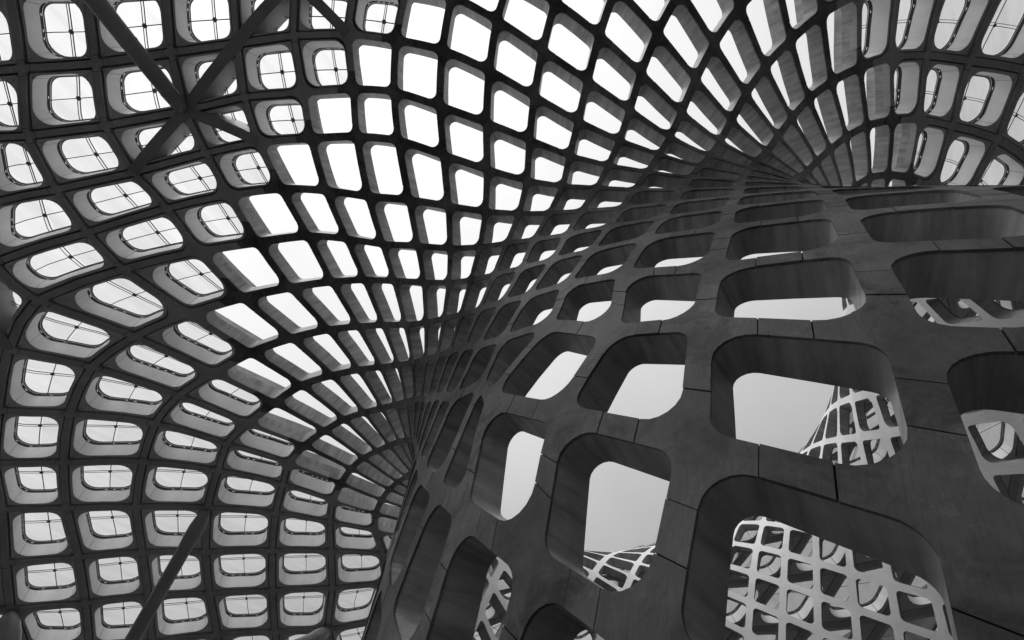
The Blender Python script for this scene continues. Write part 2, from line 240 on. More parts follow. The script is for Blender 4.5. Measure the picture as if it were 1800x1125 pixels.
def surf(u, v, off=0.0):
    """lattice coordinates -> point on the shell (metres); off = depth behind the lower face, in units"""
    u = np.asarray(u, float); v = np.asarray(v, float)
    i = np.floor(u).astype(int); j = np.floor(v).astype(int)
    wu, wv = crw(u - i), crw(v - j)
    w = wu[..., :, None] * wv[..., None, :]
    I = i[..., None, None] + STEN[:, None]; J = j[..., None, None] + STEN[None, :]
    a = (w * GA[I, J]).sum((-1, -2)); l = (w * GL[I, J]).sum((-1, -2))
    th = a - K0 * (u - v)
    R = np.interp(l, PT, PR); Z = np.interp(l, PT, PZ); ps = np.interp(l, PT, PS)
    if callable(off): off = off(l)
    R = R - off * np.sin(ps); Z = Z + off * np.cos(ps)
    ct = np.cos(th)
    w = np.clip((ct - 0.1) / 0.85, 0, 1); w = w * w * (3 - 2 * w)      # the far side of the funnel bulges outwards
    fd = np.clip((l - 0.7) / 0.8, 0, 1); w = w * (1 - fd * fd * (3 - 2 * fd))
    return np.stack([(R * ct + BULGE * w) * SCALE, R * np.sin(th) * SCALE, Z * SCALE + ZOFF], -1)
def shell_depth(l):
    return np.interp(l, [-1.3, -0.5, 0.0, 0.3, 0.7], [0.066, 0.047, 0.039, 0.048, 0.066])
def out_normal(u, v):
    p0 = surf(u, v, 0.0); p1 = surf(u, v, -0.05)
    d = p1 - p0
    return d / np.linalg.norm(d, axis=-1, keepdims=True)
CAM = np.array([-CAM_D * SCALE, 0.0, EYE])
def to_px(P):
    q = (P - CAM) @ CAM_ROT.T
    z = np.where(np.abs(q[..., 2]) < 1e-3, 1e-3, q[..., 2])
    return 900 + FPX * q[..., 0] / z, 562.5 + FPX * q[..., 1] / z, q[..., 2]

GLAZED_FROM = 17                  # lattice ring where the glazed roof begins
S_LOW, S_HIGH = -9, 28
cellset = [(c, r) for (c, r) in ((c, r) for c in range(-40, 41) for r in range(-40, 41))
           if S_LOW <= c + r <= S_HIGH and -PER <= c - r < PER]
CORN = [(0, 0), (1, 0), (1, 1), (0, 1)]

# ---------------------------------------------------------------- opening outlines, one per cell
NARC = 7
def bilin_inv(Q, P):
    """inverse bilinear of planar points P in quad Q"""
    uv = np.full((len(P), 2), 0.5)
    for _ in range(8):
        u, v = uv[:, :1], uv[:, 1:]
        X = Q[0] * (1 - u) * (1 - v) + Q[1] * u * (1 - v) + Q[2] * u * v + Q[3] * (1 - u) * v
        du = (Q[1] - Q[0]) * (1 - v) + (Q[2] - Q[3]) * v
        dv = (Q[3] - Q[0]) * (1 - u) + (Q[2] - Q[1]) * u
        e = P - X
        det = du[:, 0] * dv[:, 1] - du[:, 1] * dv[:, 0]
        uv[:, 0] += (e[:, 0] * dv[:, 1] - e[:, 1] * dv[:, 0]) / det
        uv[:, 1] += (du[:, 0] * e[:, 1] - du[:, 1] * e[:, 0]) / det
    return uv
def outline(Q, inset, radii, ext):
    """inset a planar quad, fillet its corners; 9 points a corner + a midpoint a side, anticlockwise from corner 0"""
    I = []
    for k in range(4):
        p, c, n = Q[k - 1], Q[k], Q[(k + 1) % 4]
        d1 = (c - p) / np.linalg.norm(c - p); d2 = (n - c) / np.linalg.norm(n - c)
        n1 = np.array([-d1[1], d1[0]]); n2 = np.array([-d2[1], d2[0]])
        cr = d1[0] * d2[1] - d1[1] * d2[0]
        a1 = p + n1 * inset; a2 = c + n2 * inset
        t = ((a2 - a1)[0] * d2[1] - (a2 - a1)[1] * d2[0]) / cr
        I.append(a1 + d1 * t)
    I = np.array(I)
    res = []
    for k in range(4):
        p, c, n = I[k - 1], I[k], I[(k + 1) % 4]
        l1, l2 = np.linalg.norm(c - p), np.linalg.norm(n - c)
        d1 = (p - c) / l1; d2 = (n - c) / l2
        al = math.acos(max(-1, min(1, float(d1 @ d2))))
        tl = min(radii[k] / math.tan(al / 2), 0.40 * min(l1, l2))
        rr = tl * math.tan(al / 2)
        A, B = c + d1 * tl, c + d2 * tl
        bis = (d1 + d2) / np.linalg.norm(d1 + d2)
        O = c + bis * rr / math.sin(al / 2)
        e1 = min(ext, 0.46 * l1 - tl) if 0.46 * l1 > tl else 0.02 * l1
        e2 = min(ext, 0.46 * l2 - tl) if 0.46 * l2 > tl else 0.02 * l2
        a0 = math.atan2(*(A - O)[::-1]); a1 = math.atan2(*(B - O)[::-1])
        da = (a1 - a0 + math.pi) % (2 * math.pi) - math.pi
        res.append(c + d1 * (tl + e1))
        for q in range(NARC):
            a = a0 + da * q / (NARC - 1)
            res.append(O + rr * np.array([math.cos(a), math.sin(a)]))
        res.append(c + d2 * (tl + e2))
        res.append(None)
    n = len(res)
    for k in range(n):
        if res[k] is None:
            res[k] = (res[k - 1] + res[(k + 1) % n]) / 2
    return np.array(res)
NP = 40
def cell_quad(c, r):
    P = surf(np.array([c, c + 1, c + 1, c], float), np.array([r, r, r + 1, r + 1], float)) / SCALE
    cen = P.mean(0)
    e1 = P[1] + P[2] - P[0] - P[3]; e1 /= np.linalg.norm(e1)
    e2 = P[2] + P[3] - P[0] - P[1]; e2 -= e1 * (e1 @ e2); e2 /= np.linalg.norm(e2)
    Q = np.stack([(P - cen) @ e1, (P - cen) @ e2], 1)
    area = 0.5 * abs((Q[2] - Q[0])[0] * (Q[3] - Q[1])[1] - (Q[2] - Q[0])[1] * (Q[3] - Q[1])[0])
    return Q, math.sqrt(area)
class Cell: pass
cells = {}
for (c, r) in cellset:
    Q, Ls = cell_quad(c, r)
    k = Cell(); k.Ls = Ls; s = c + r; k.glazed = s >= GLAZED_FROM
    org = np.array([c, r], float)
    if not k.glazed:
        w = (BEAM_F if s < 8 else 0.077) * Ls; rf = (RAD_F if s < 8 else 0.135) * Ls
        k.open = bilin_inv(Q, outline(Q, w, [rf] * 4, 0.015 * Ls)) + org
        k.wall = bilin_inv(Q, outline(Q, w - 0.0012, [rf] * 4, 0.015 * Ls)) + org
        k.back = bilin_inv(Q, outline(Q, w + (0.022 * Ls if s < 8 else 0.004 * Ls), [RAD_B * Ls] * 4, 0.015 * Ls)) + org
    else:
        w = BEAM_G * Ls
        small = 0.012 * Ls; big = 0.24 * Ls
        rad = [small] * 4
        if s == GLAZED_FROM: rad = [big, big, small, big]
        elif s == GLAZED_FROM + 1: rad = [big, small, small, small]
        k.open = bilin_inv(Q, outline(Q, w, rad, 0.05 * Ls)) + org
        k.panel = bilin_inv(Q, outline(Q, w + 0.0070, rad, 0.05 * Ls)) + org
        k.hole = bilin_inv(Q, outline(Q, HOLE_G * Ls, [RAD_G * Ls] * 4, 0.02 * Ls)) + org
        k.rim = bilin_inv(Q, outline(Q, (HOLE_G + 0.012) * Ls, [RAD_G * Ls] * 4, 0.02 * Ls)) + org
        k.rim2 = bilin_inv(Q, outline(Q, (HOLE_G + 0.035) * Ls, [RAD_G * Ls] * 4, 0.02 * Ls)) + org
    cells[(c, r)] = k
def get(c, r):
    """cell by lattice index with the wrap round the funnel; returns (cell, shift)"""
    k = canon(c, r)
    o = cells.get(k)
    return (o, np.array([c - k[0], r - k[1]], float)) if o else (None, None)

# square up the plate joints: the two ends of every joint sit opposite each other across the beam
def match_joint(a, sa, ia, ma, b, sb, ib, mb, axis, sign):
    pa, pb = a.open[ia] + sa, b.open[ib] + sb
    tgt = max(sign * pa[axis], sign * pb[axis])
    for o, i_, m_, p in ((a, ia, ma, pa), (b, ib, mb, pb)):
        lack = tgt - sign * p[axis]
        if lack > 1e-6:
            q = o.open[m_]
            span = sign * (q[axis] - o.open[i_][axis])
            if span > 1e-6:
                o.open[i_] = o.open[i_] + (q - o.open[i_]) * min(lack / span, 0.85)
for (c, r) in cellset:
    a, sa = get(c, r)
    b, sb = get(c, r - 1)                 # beam along u below this cell
    if b is not None:
        match_joint(a, sa, 8, 9, b, sb, 30, 29, 0, 1); match_joint(a, sa, 10, 9, b, sb, 28, 29, 0, -1)
    b, sb = get(c - 1, r)                 # beam along v left of this cell
    if b is not None:
        match_joint(a, sa, 0, 39, b, sb, 18, 19, 1, 1); match_joint(a, sa, 38, 39, b, sb, 20, 19, 1, -1)
# ---------------------------------------------------------------- materials (greys: the photograph is monochrome)
def material(name, base, rough=0.5, metallic=0.0, streak=0.0, stain=0.0, vary=0.0, bump=0.0, scale=(1, 1), spec=0.4, rot=0.0, scratch=0.0, speck=0.0):
    m = bpy.data.materials.new(name); m.use_nodes = True
    nt = m.node_tree; N = nt.nodes; K = nt.links.new
    b = N['Principled BSDF']
    b.inputs['Roughness'].default_value = rough
    b.inputs['Metallic'].default_value = metallic
    b.inputs['Specular IOR Level'].default_value = spec
    uv = N.new('ShaderNodeUVMap'); uv.uv_map = 'lattice'
    geo = N.new('ShaderNodeNewGeometry')
    mp = N.new('ShaderNodeMapping'); K(uv.outputs[0], mp.inputs['Vector'])
    mp.inputs['Rotation'].default_value[2] = rot
    mp.inputs['Scale'].default_value = (scale[0], scale[1], 1)
    fac = N.new('ShaderNodeValue'); fac.outputs[0].default_value = 1.0
    cur = fac.outputs[0]
    def mult(sock, lo, hi, a=0.3, z=0.7):
        nonlocal cur
        r = N.new('ShaderNodeMapRange'); K(sock, r.inputs[0])
        r.inputs[1].default_value = a; r.inputs[2].default_value = z
        r.inputs[3].default_value = lo; r.inputs[4].default_value = hi
        x = N.new('ShaderNodeMath'); x.operation = 'MULTIPLY'
        K(cur, x.inputs[0]); K(r.outputs[0], x.inputs[1]); cur = x.outputs[0]
        return r.outputs[0]
    st = None
    if streak:
        n = N.new('ShaderNodeTexNoise'); n.inputs['Scale'].default_value = 1.0; n.inputs['Detail'].default_value = 6.0; n.inputs['Roughness'].default_value = 0.65
        K(mp.outputs[0], n.inputs['Vector'])
        st = n.outputs[0]
        mult(st, 1 - streak, 1 + streak)
    if stain:
        n = N.new('ShaderNodeTexNoise'); n.inputs['Scale'].default_value = 1.1; n.inputs['Detail'].default_value = 7.0; n.inputs['Roughness'].default_value = 0.6
        K(geo.outputs['Position'], n.inputs['Vector'])
        mult(n.outputs[0], 1 - stain, 1 + stain)
    if scratch:
        m2 = N.new('ShaderNodeMapping'); K(uv.outputs[0], m2.inputs['Vector'])
        m2.inputs['Rotation'].default_value[2] = rot + 0.35; m2.inputs['Scale'].default_value = (80, 11.0, 1)
        n = N.new('ShaderNodeTexNoise'); n.inputs['Scale'].default_value = 1.0; n.inputs['Detail'].default_value = 3.0
        K(m2.outputs[0], n.inputs['Vector'])
        mult(n.outputs[0], 1 - scratch, 1 + 0.35 * scratch, 0.33, 0.52)
    if speck:
        n = N.new('ShaderNodeTexNoise'); n.inputs['Scale'].default_value = 9.0; n.inputs['Detail'].default_value = 8.0; n.inputs['Roughness'].default_value = 0.75
        K(geo.outputs['Position'], n.inputs['Vector'])
        mult(n.outputs[0], 1.0, 1 + speck, 0.56, 0.72)
        n = N.new('ShaderNodeTexNoise'); n.inputs['Scale'].default_value = 3.1; n.inputs['Detail'].default_value = 8.0; n.inputs['Roughness'].default_value = 0.7; n.inputs['Distortion'].default_value = 0.8
        K(geo.outputs['Position'], n.inputs['Vector'])
        mult(n.outputs[0], 1 - 0.9 * speck, 1.0, 0.36, 0.50)
    if vary:
        oi = N.new('ShaderNodeObjectInfo')
        mult(oi.outputs['Random'], 1 - vary, 1 + vary, 0.0, 1.0)
    x = N.new('ShaderNodeMath'); x.operation = 'MULTIPLY'; K(cur, x.inputs[0]); x.inputs[1].default_value = base
    K(x.outputs[0], b.inputs['Base Color'])
    if bump:
        bp = N.new('ShaderNodeBump'); bp.inputs['Strength'].default_value = bump; bp.inputs['Distance'].default_value = 0.01
        n = N.new('ShaderNodeTexNoise'); n.inputs['Scale'].default_value = 6.0; n.inputs['Detail'].default_value = 5.0
        K(geo.outputs['Position'], n.inputs['Vector'])
        K(n.outputs[0], bp.inputs['Height']); K(bp.outputs[0], b.inputs['Normal'])
    return m
M = {}
M['plate'] = material('weathered_steel_plate', 0.15, 0.45, 0.0, streak=0.15, stain=0.62, vary=0.20, bump=0.6, scale=(7, 0.9), spec=0.32, rot=math.radians(-45), scratch=0.14, speck=0.62)
M['reveal'] = material('streaked_steel_reveal', 0.41, 0.45, 0.0, streak=0.38, stain=0.22, vary=0.14, bump=0.15, scale=(11, 0.9), spec=0.2, speck=0.2)
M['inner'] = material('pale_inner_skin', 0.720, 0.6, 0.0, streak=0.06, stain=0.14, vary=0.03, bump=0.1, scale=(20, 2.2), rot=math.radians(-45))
M['beam'] = material('roof_beam_paint', 0.44, 0.55, 0.0, streak=0.12, stain=0.15, vary=0.05, bump=0.1, scale=(6, 6), spec=0.15)
M['panel'] = material('roof_panel_paint', 0.62, 0.6, 0.0, stain=0.12, vary=0.06)
M['white'] = material('white_skylight_lining', 0.92, 0.5, 0.0, streak=0.05, stain=0.10, vary=0.04, scale=(5, 1.5))
M['gasket'] = material('black_gasket', 0.045, 0.6)
M['rim'] = material('pale_rim', 0.45, 0.5, stain=0.1)
M['bar'] = material('dark_steel_bar', 0.110, 0.5)
M['tube'] = material('strut_paint', 0.280, 0.35, 0.0, stain=0.15, bump=0.05)
M['brace'] = material('brace_paint', 0.300, 0.5, 0.0, stain=0.25, bump=0.1)
M['ground'] = material('dark_paving', 0.170, 0.8, 0.0, stain=0.3)
M['absorber'] = material('dark_absorber', 0.03, 0.95, 0.0, stain=0.4, bump=0.6)  # for the added bed: dark so that it bounces little light
M['shade_wall_grey'] = material('dark_shade_wall', 0.10, 0.7, 0.0, stain=0.2)  # for the added light-blocking wall out of view
def glass_material():
    m = bpy.data.materials.new('dusty_glass'); m.use_nodes = True
    nt = m.node_tree; N = nt.nodes; K = nt.links.new
    N.remove(N['Principled BSDF']); out = N['Material Output']
    tr = N.new('ShaderNodeBsdfTransparent'); gl = N.new('ShaderNodeBsdfGlossy'); df = N.new('ShaderNodeBsdfTranslucent')
    gl.inputs['Roughness'].default_value = 0.02
    geo = N.new('ShaderNodeNewGeometry'); n = N.new('ShaderNodeTexNoise')
    mp = N.new('ShaderNodeMapping'); mp.inputs['Scale'].default_value = (0.6, 5.0, 1.0); mp.inputs['Rotation'].default_value[2] = 0.7
    K(geo.outputs['Position'], mp.inputs['Vector']); K(mp.outputs[0], n.inputs['Vector'])
    n.inputs['Scale'].default_value = 0.9; n.inputs['Detail'].default_value = 5.0
    r = N.new('ShaderNodeMapRange'); K(n.outputs[0], r.inputs[0])
    r.inputs[1].default_value = 0.3; r.inputs[2].default_value = 0.7; r.inputs[3].default_value = 0.78; r.inputs[4].default_value = 0.92
    oi = N.new('ShaderNodeObjectInfo'); r2 = N.new('ShaderNodeMapRange'); K(oi.outputs['Random'], r2.inputs[0]); r2.inputs[3].default_value = 0.93; r2.inputs[4].default_value = 1.05
    mx = N.new('ShaderNodeMath'); mx.operation = 'MULTIPLY'; K(r.outputs[0], mx.inputs[0]); K(r2.outputs[0], mx.inputs[1])
    K(mx.outputs[0], tr.inputs['Color'])
    df.inputs['Color'].default_value = (0.6, 0.6, 0.6, 1)
    m1 = N.new('ShaderNodeMixShader'); m1.inputs[0].default_value = 0.06; K(tr.outputs[0], m1.inputs[1]); K(df.outputs[0], m1.inputs[2])
    m2 = N.new('ShaderNodeMixShader'); m2.inputs[0].default_value = 0.04; K(m1.outputs[0], m2.inputs[1]); K(gl.outputs[0], m2.inputs[2])
    K(m2.outputs[0], out.inputs['Surface'])
    return m
M['glass'] = glass_material()

# ---------------------------------------------------------------- helpers
COL = scene.collection
class Piece:
    """vertices (metres), faces, uv per vertex"""
    def __init__(s): s.v = []; s.f = []; s.t = []; s.n = 0
    def add(s, P, faces, T):
        P = np.asarray(P, float); T = np.asarray(T, float)
        s.v.append(P); s.t.append(T)
        s.f += [tuple(i + s.n for i in f) for f in faces]
        s.n += len(P)
        return s
def make_object(name, pieces, mat, parent=None, smooth=False, kind=None):
    V = np.concatenate([v for p in pieces for v in p.v]); T = np.concatenate([t for p in pieces for t in p.t])
    F = []; o = 0
    for p in pieces:
        F += [tuple(i + o for i in f) for f in p.f]; o += p.n
    me = bpy.data.meshes.new(name)
    me.from_pydata(V.tolist(), [], F)
    ul = me.uv_layers.new(name='lattice')
    li = np.empty(len(me.loops), dtype=np.int32); me.loops.foreach_get('vertex_index', li)
    ul.data.foreach_set('uv', T[li].astype(np.float32).ravel())
    if smooth: me.polygons.foreach_set('use_smooth', [True] * len(me.polygons))
    me.materials.append(mat)
    ob = bpy.data.objects.new(name, me); COL.objects.link(ob)
    if parent is not None: ob.parent = parent
    if kind: ob['kind'] = kind
    return ob
def thing(name, label, cat, loc=(0, 0, 0), group=None):
    e = bpy.data.objects.new(name, None); COL.objects.link(e); e.location = loc
    e.empty_display_size = 0.5
    e['label'] = label; e['category'] = cat
    if group: e['group'] = group
    return e
def score(u, v, size):
    """how large a piece shows in the photograph (0 = out of frame)"""
    P = surf(np.array([u]), np.array([v]))[0]
    x, y, z = to_px(P)
    if z < 0.2: return 0.0
    if not (-120 < x < 1920 and -120 < y < 1245): return 1e-3 / (1 + z)
    n = out_normal(np.array([u]), np.array([v]))[0]
    d = CAM - P; d /= np.linalg.norm(d)
    f = float(n @ d)
    a = (FPX * size * SCALE / z) ** 2
    th = math.atan2(P[1], P[0]); away = abs(abs(th) - math.pi)
    return a * (max(f, 0.05) if f > 0 else 0.04) * (1.0 if away < 2.3 else 0.2)
def emit(name, items, mat, parent, limit=295, smooth=False):
    """items: (score, Piece). The largest become objects of their own, the rest one part"""
    items = sorted(items, key=lambda q: -q[0])
    obs = [make_object(name, [p], mat, parent, smooth) for s, p in items[:limit]]
    if items[limit:]:
        make_object(name, [p for s, p in items[limit:]], mat, parent, smooth, kind='stuff')
    return obs

def prism(uv, off0, off1, centre=None, strip=None):
    """plate: top face at off0, skirt down to off1; uv loop anticlockwise"""
    p = Piece(); n = len(uv)
    top = surf(uv[:, 0], uv[:, 1], off0)
    if centre is not None:
        C = surf(np.array([centre[0]]), np.array([centre[1]]), off0)
        p.add(np.concatenate([top, C]), [(i, (i + 1) % n, n) for i in range(n)], np.concatenate([uv, [centre]]))
    else:
        p.add(top, strip, uv)
    low = surf(uv[:, 0], uv[:, 1], off1)
    p.add(np.concatenate([top, low]), [(i, i + n, (i + 1) % n + n, (i + 1) % n) for i in range(n)], np.concatenate([uv, uv]))
    return p
def toward(a, b, g):
    d = b - a
    return a + d / (np.linalg.norm(d) + 1e-9) * g
rnd = random.Random(7)
def node_piece(i, j):
    loop = []
    for (ci, cj, k) in ((i, j, 0), (i - 1, j, 1), (i - 1, j - 1, 2), (i, j - 1, 3)):
        o, sh = get(ci, cj)
        if o is None: return None
        q = (o.open + sh)[k * 10:k * 10 + 9]
        q = q.copy(); q[0] = toward(q[0], q[1], SEAM); q[8] = toward(q[8], q[7], SEAM)
        loop += list(q[::-1])
    glz = i + j - 1 >= GLAZED_FROM
    w = rnd.uniform(-0.0006, 0.0006)
    return prism(np.array(loop), w, 0.03 if glz else 0.004, centre=np.array([i, j], float)), glz
def beam_piece(i, j, along_u):
    if along_u:
        a, sa = get(i, j); b, sb = get(i, j - 1)
        if a is None or b is None: return None
        A = (a.open + sa)[[8, 9, 10]]; B = (b.open + sb)[[28, 29, 30]]
    else:
        a, sa = get(i, j); b, sb = get(i - 1, j)
        if a is None or b is None: return None
        A = (a.open + sa)[[38, 39, 0]]; B = (b.open + sb)[[18, 19, 20]]
    A = A.copy(); B = B.copy()
    for X in (A, B):
        X[0] = toward(X[0], X[1], SEAM); X[2] = toward(X[2], X[1], SEAM)
    loop = np.concatenate([A, B])
    glz = (i + j - (0 if False else 0)) >= GLAZED_FROM
    w = rnd.uniform(-0.0006, 0.0006)
    return prism(loop, w, 0.03 if glz else 0.004, strip=[(0, 1, 4, 5), (1, 2, 3, 4)]), glz
def wall(p, uv0, off0, uv1, off1, mid=False, gap=0.0, tscale=6.0):
    """closed band between two outlines (or split at the corner middles when gap > 0)"""
    n = len(uv0)
    if gap == 0.0:
        runs = [list(range(n)) + [0]]
    else:
        cuts = [k * 10 + 4 for k in range(4)]
        runs = [[(cuts[k] + q) % n for q in range((cuts[(k + 1) % 4] - cuts[k]) % n + 1)] for k in range(4)]
    arc = 0.0
    for run in runs:
        a = uv0[run].copy(); b = uv1[run].copy()
        if gap > 0:
            for x in (a, b):
                x[0] = toward(x[0], x[1], gap); x[-1] = toward(x[-1], x[-2], gap)
        P0 = surf(a[:, 0], a[:, 1], off0); P1 = surf(b[:, 0], b[:, 1], off1)
        s = np.concatenate([[0], np.cumsum(np.linalg.norm(np.diff(P0, axis=0), axis=1))]) + arc
        h = np.linalg.norm(P1 - P0, axis=1).mean()
        m = len(run)
        T = np.concatenate([np.stack([s, np.zeros(m)], 1), np.stack([s, np.full(m, h)], 1)]) + rnd.random() * 7
        p.add(np.concatenate([P0, P1]), [(q, q + 1, q + 1 + m, q + m) for q in range(m - 1)], T)
        arc = s[-1] + 3
    return p
def to_border(uv, c, r):
    """matching points on the cell border for every outline point"""
    b = np.empty_like(uv); n = len(uv)
    corner = [np.array([c + x, r + y], float) for x, y in CORN]
    def side(p, k):                    # project on side k (corner k -> k+1)
        q = p.copy()
        if k == 0: q[1] = r
        elif k == 1: q[0] = c + 1
        elif k == 2: q[1] = r + 1
        else: q[0] = c
        return q
    for k in range(4):
        s0 = side(uv[k * 10], (k - 1) % 4); s1 = side(uv[k * 10 + 8], k)
        b[k * 10] = s0; b[k * 10 + 8] = s1
        for q in range(1, 8):
            b[k * 10 + q] = s0 + (corner[k] - s0) * q / 4.0 if q <= 4 else corner[k] + (s1 - corner[k]) * (q - 4) / 4.0
        b[k * 10 + 9] = side(uv[k * 10 + 9], k)
    return b
SEAM = 0.0038

# ---------------------------------------------------------------- ground
gp = Piece()
R0, seg = 1500.0, 64
ring = [(R0 * math.cos(2 * math.pi * k / seg), R0 * math.sin(2 * math.pi * k / seg), 0.0) for k in range(seg)]
gp.add(ring, [tuple(range(seg))], [(x, y) for x, y, z in ring])
g = make_object('ground', [gp], M['ground']); g['kind'] = 'structure'

# ---------------------------------------------------------------- the funnel column and the glazed roof: shared steel grid
# unseen wall ring added to shut out side light under the roof (bays with piers, a plinth and a coping)
wp = Piece(); V = []; T = []; n = 240
for k in range(n):
    a = 2 * math.pi * k / n
    pier = k % 5 in (0, 1)
    for (rr_, hh) in ((SHADE_WALL_R - 0.35, 0.0), (SHADE_WALL_R - 0.35, 0.6), (SHADE_WALL_R - (0.25 if pier else 0.0), 0.62), (SHADE_WALL_R - (0.25 if pier else 0.0), SHADE_WALL_H - 0.5), (SHADE_WALL_R - 0.35, SHADE_WALL_H - 0.48), (SHADE_WALL_R - 0.35, SHADE_WALL_H), (SHADE_WALL_R + 0.5, SHADE_WALL_H), (SHADE_WALL_R + 0.5, 0.0)):
        V.append((rr_ * math.cos(a), rr_ * math.sin(a), hh)); T.append((k * 0.5, hh))
wp.add(V, [(k * 8 + q, ((k + 1) % n) * 8 + q, ((k + 1) % n) * 8 + q + 1, k * 8 + q + 1) for k in range(n) for q in range(7)], T)
h_ = make_object('shade_wall', [wp], M['shade_wall_grey']); h_['kind'] = 'structure'

# dark bed added unseen in the funnel's foot to soak up bounced light
sp = Piece(); sr = random.Random(5); V = [(0, 0, 1.75)]; n = 48
for q, rr_ in enumerate((0.9, 1.8, 2.7, 3.6, 4.4, 4.9)):
    for k in range(n):
        a = 2 * math.pi * k / n
        V.append((rr_ * math.cos(a), rr_ * math.sin(a), 1.7 - 0.02 * q + sr.uniform(-0.05, 0.05)))
F = [(0, 1 + k, 1 + (k + 1) % n) for k in range(n)]
F += [(1 + q * n + k, 1 + (q + 1) * n + k, 1 + (q + 1) * n + (k + 1) % n, 1 + q * n + (k + 1) % n) for q in range(5) for k in range(n)]
sp.add(V, F, [(v[0], v[1]) for v in V])
make_object('absorber_bed', [sp], M['absorber'], smooth=True)['kind'] = 'structure'

funnel = thing('funnel_column', 'dark perforated steel funnel column flaring from lower right into an open white-sky canopy', 'column')
roof = thing('glazed_roof', 'dark steel grid roof with rounded glass skylights surrounding the open funnel', 'roof')
funnel['kind'] = 'thing'; roof['kind'] = 'thing'
fn, fb, rn, rb = [], [], [], []
nodeset = {canon(c + x, r + y) for (c, r) in cellset for x, y in CORN}
for (i, j) in sorted(nodeset):
    o = node_piece(i, j)
    if o:
        Ls = get(i, j)[0].Ls
        (rn if o[1] else fn).append((score(i, j, Ls * 0.5), o[0]))
    for au in (True, False):
        o = beam_piece(i, j, au)
        if o:
            Ls = get(i, j)[0].Ls
            (rb if o[1] else fb).append((score(i + (.5 if au else 0), j + (0 if au else .5), Ls * 0.35), o[0]))
emit('node_plate', fn, M['plate'], funnel)
emit('beam_plate', fb, M['plate'], funnel)
emit('node_plate', rn, M['beam'], roof)
emit('beam', rb, M['beam'], roof)

# ---------------------------------------------------------------- open cells: reveal walls and inner face
items = []; inner = []
for (c, r) in cellset:
    k = cells[(c, r)]
    if k.glazed: continue
    p = Piece()
    wall(p, k.wall, 0.0015, k.back, shell_depth)
    items.append((score(c + .5, r + .5, k.Ls * 0.8), p))
    q = Piece()
    bd = to_border(k.back, c, r)
    P0 = surf(k.back[:, 0], k.back[:, 1], shell_depth); P1 = surf(bd[:, 0], bd[:, 1], shell_depth)
    q.add(np.concatenate([P0, P1]), [(a, (a + 1) % NP, (a + 1) % NP + NP, a + NP) for a in range(NP)], np.concatenate([k.back, bd]))
    inner.append((score(c + .5, r + .5, k.Ls * 0.8), q))
emit('hole_reveal', items, M['reveal'], funnel, smooth=True)
# inner skin: rank by how much the camera sees of it through the holes (far wall of the funnel)
inner2 = []; low = []
idx = 0
for (c, r) in cellset:
    k = cells[(c, r)]
    if k.glazed: continue
    P = surf(np.array([c + .5]), np.array([r + .5]))[0]
    x, y, z = to_px(P)
    away = abs(math.atan2(P[1], P[0]))
    it = ((100.0 / max(z, 1)) * (1.0 if (away < 1.9 and 0 < x < 1800 and 0 < y < 1200) else 0.01), inner[idx][1]); idx += 1
    (low if GL[c + OFF:c + OFF + 2, r + OFF:r + OFF + 2].mean() < -0.85 else inner2).append(it)
emit('inner_plate', inner2, M['inner'], funnel, limit=150)
emit('darkened_inner_plate', low, M['plate'], funnel, limit=60)          # unseen lower rings coloured dark inside to cut bounce onto the reveals

# ---------------------------------------------------------------- skylights
def resample(uv, n):
    P = surf(uv[:, 0], uv[:, 1]); P = np.concatenate([P, P[:1]]); U = np.concatenate([uv, uv[:1]])
    s = np.concatenate([[0], np.cumsum(np.linalg.norm(np.diff(P, axis=0), axis=1))])
    q = np.linspace(0, s[-1], n, endpoint=False)
    return np.stack([np.interp(q, s, U[:, 0]), np.interp(q, s, U[:, 1])], 1)
def rod(p, a, b, off, rad, n=4, segs=4):
    """thin square bar between lattice points a and b"""
    t = np.linspace(0, 1, segs + 1)[:, None]
    C = surf((a + (b - a) * t)[:, 0], (a + (b - a) * t)[:, 1], off)
    N0 = out_normal((a + (b - a) * t)[:, 0], (a + (b - a) * t)[:, 1])
    D = np.gradient(C, axis=0); D /= np.linalg.norm(D, axis=1, keepdims=True)
    S = np.cross(D, N0); S /= np.linalg.norm(S, axis=1, keepdims=True)
    V = []
    for k in range(n):
        an = 2 * math.pi * (k + .5) / n
        V.append(C + rad * (math.cos(an) * S + math.sin(an) * N0))
    V = np.stack(V, 1).reshape(-1, 3)
    F = [(q * n + k, q * n + (k + 1) % n, (q + 1) * n + (k + 1) % n, (q + 1) * n + k) for q in range(segs) for k in range(n)]
    p.add(V, F, np.zeros((len(V), 2)))
sky_items = []
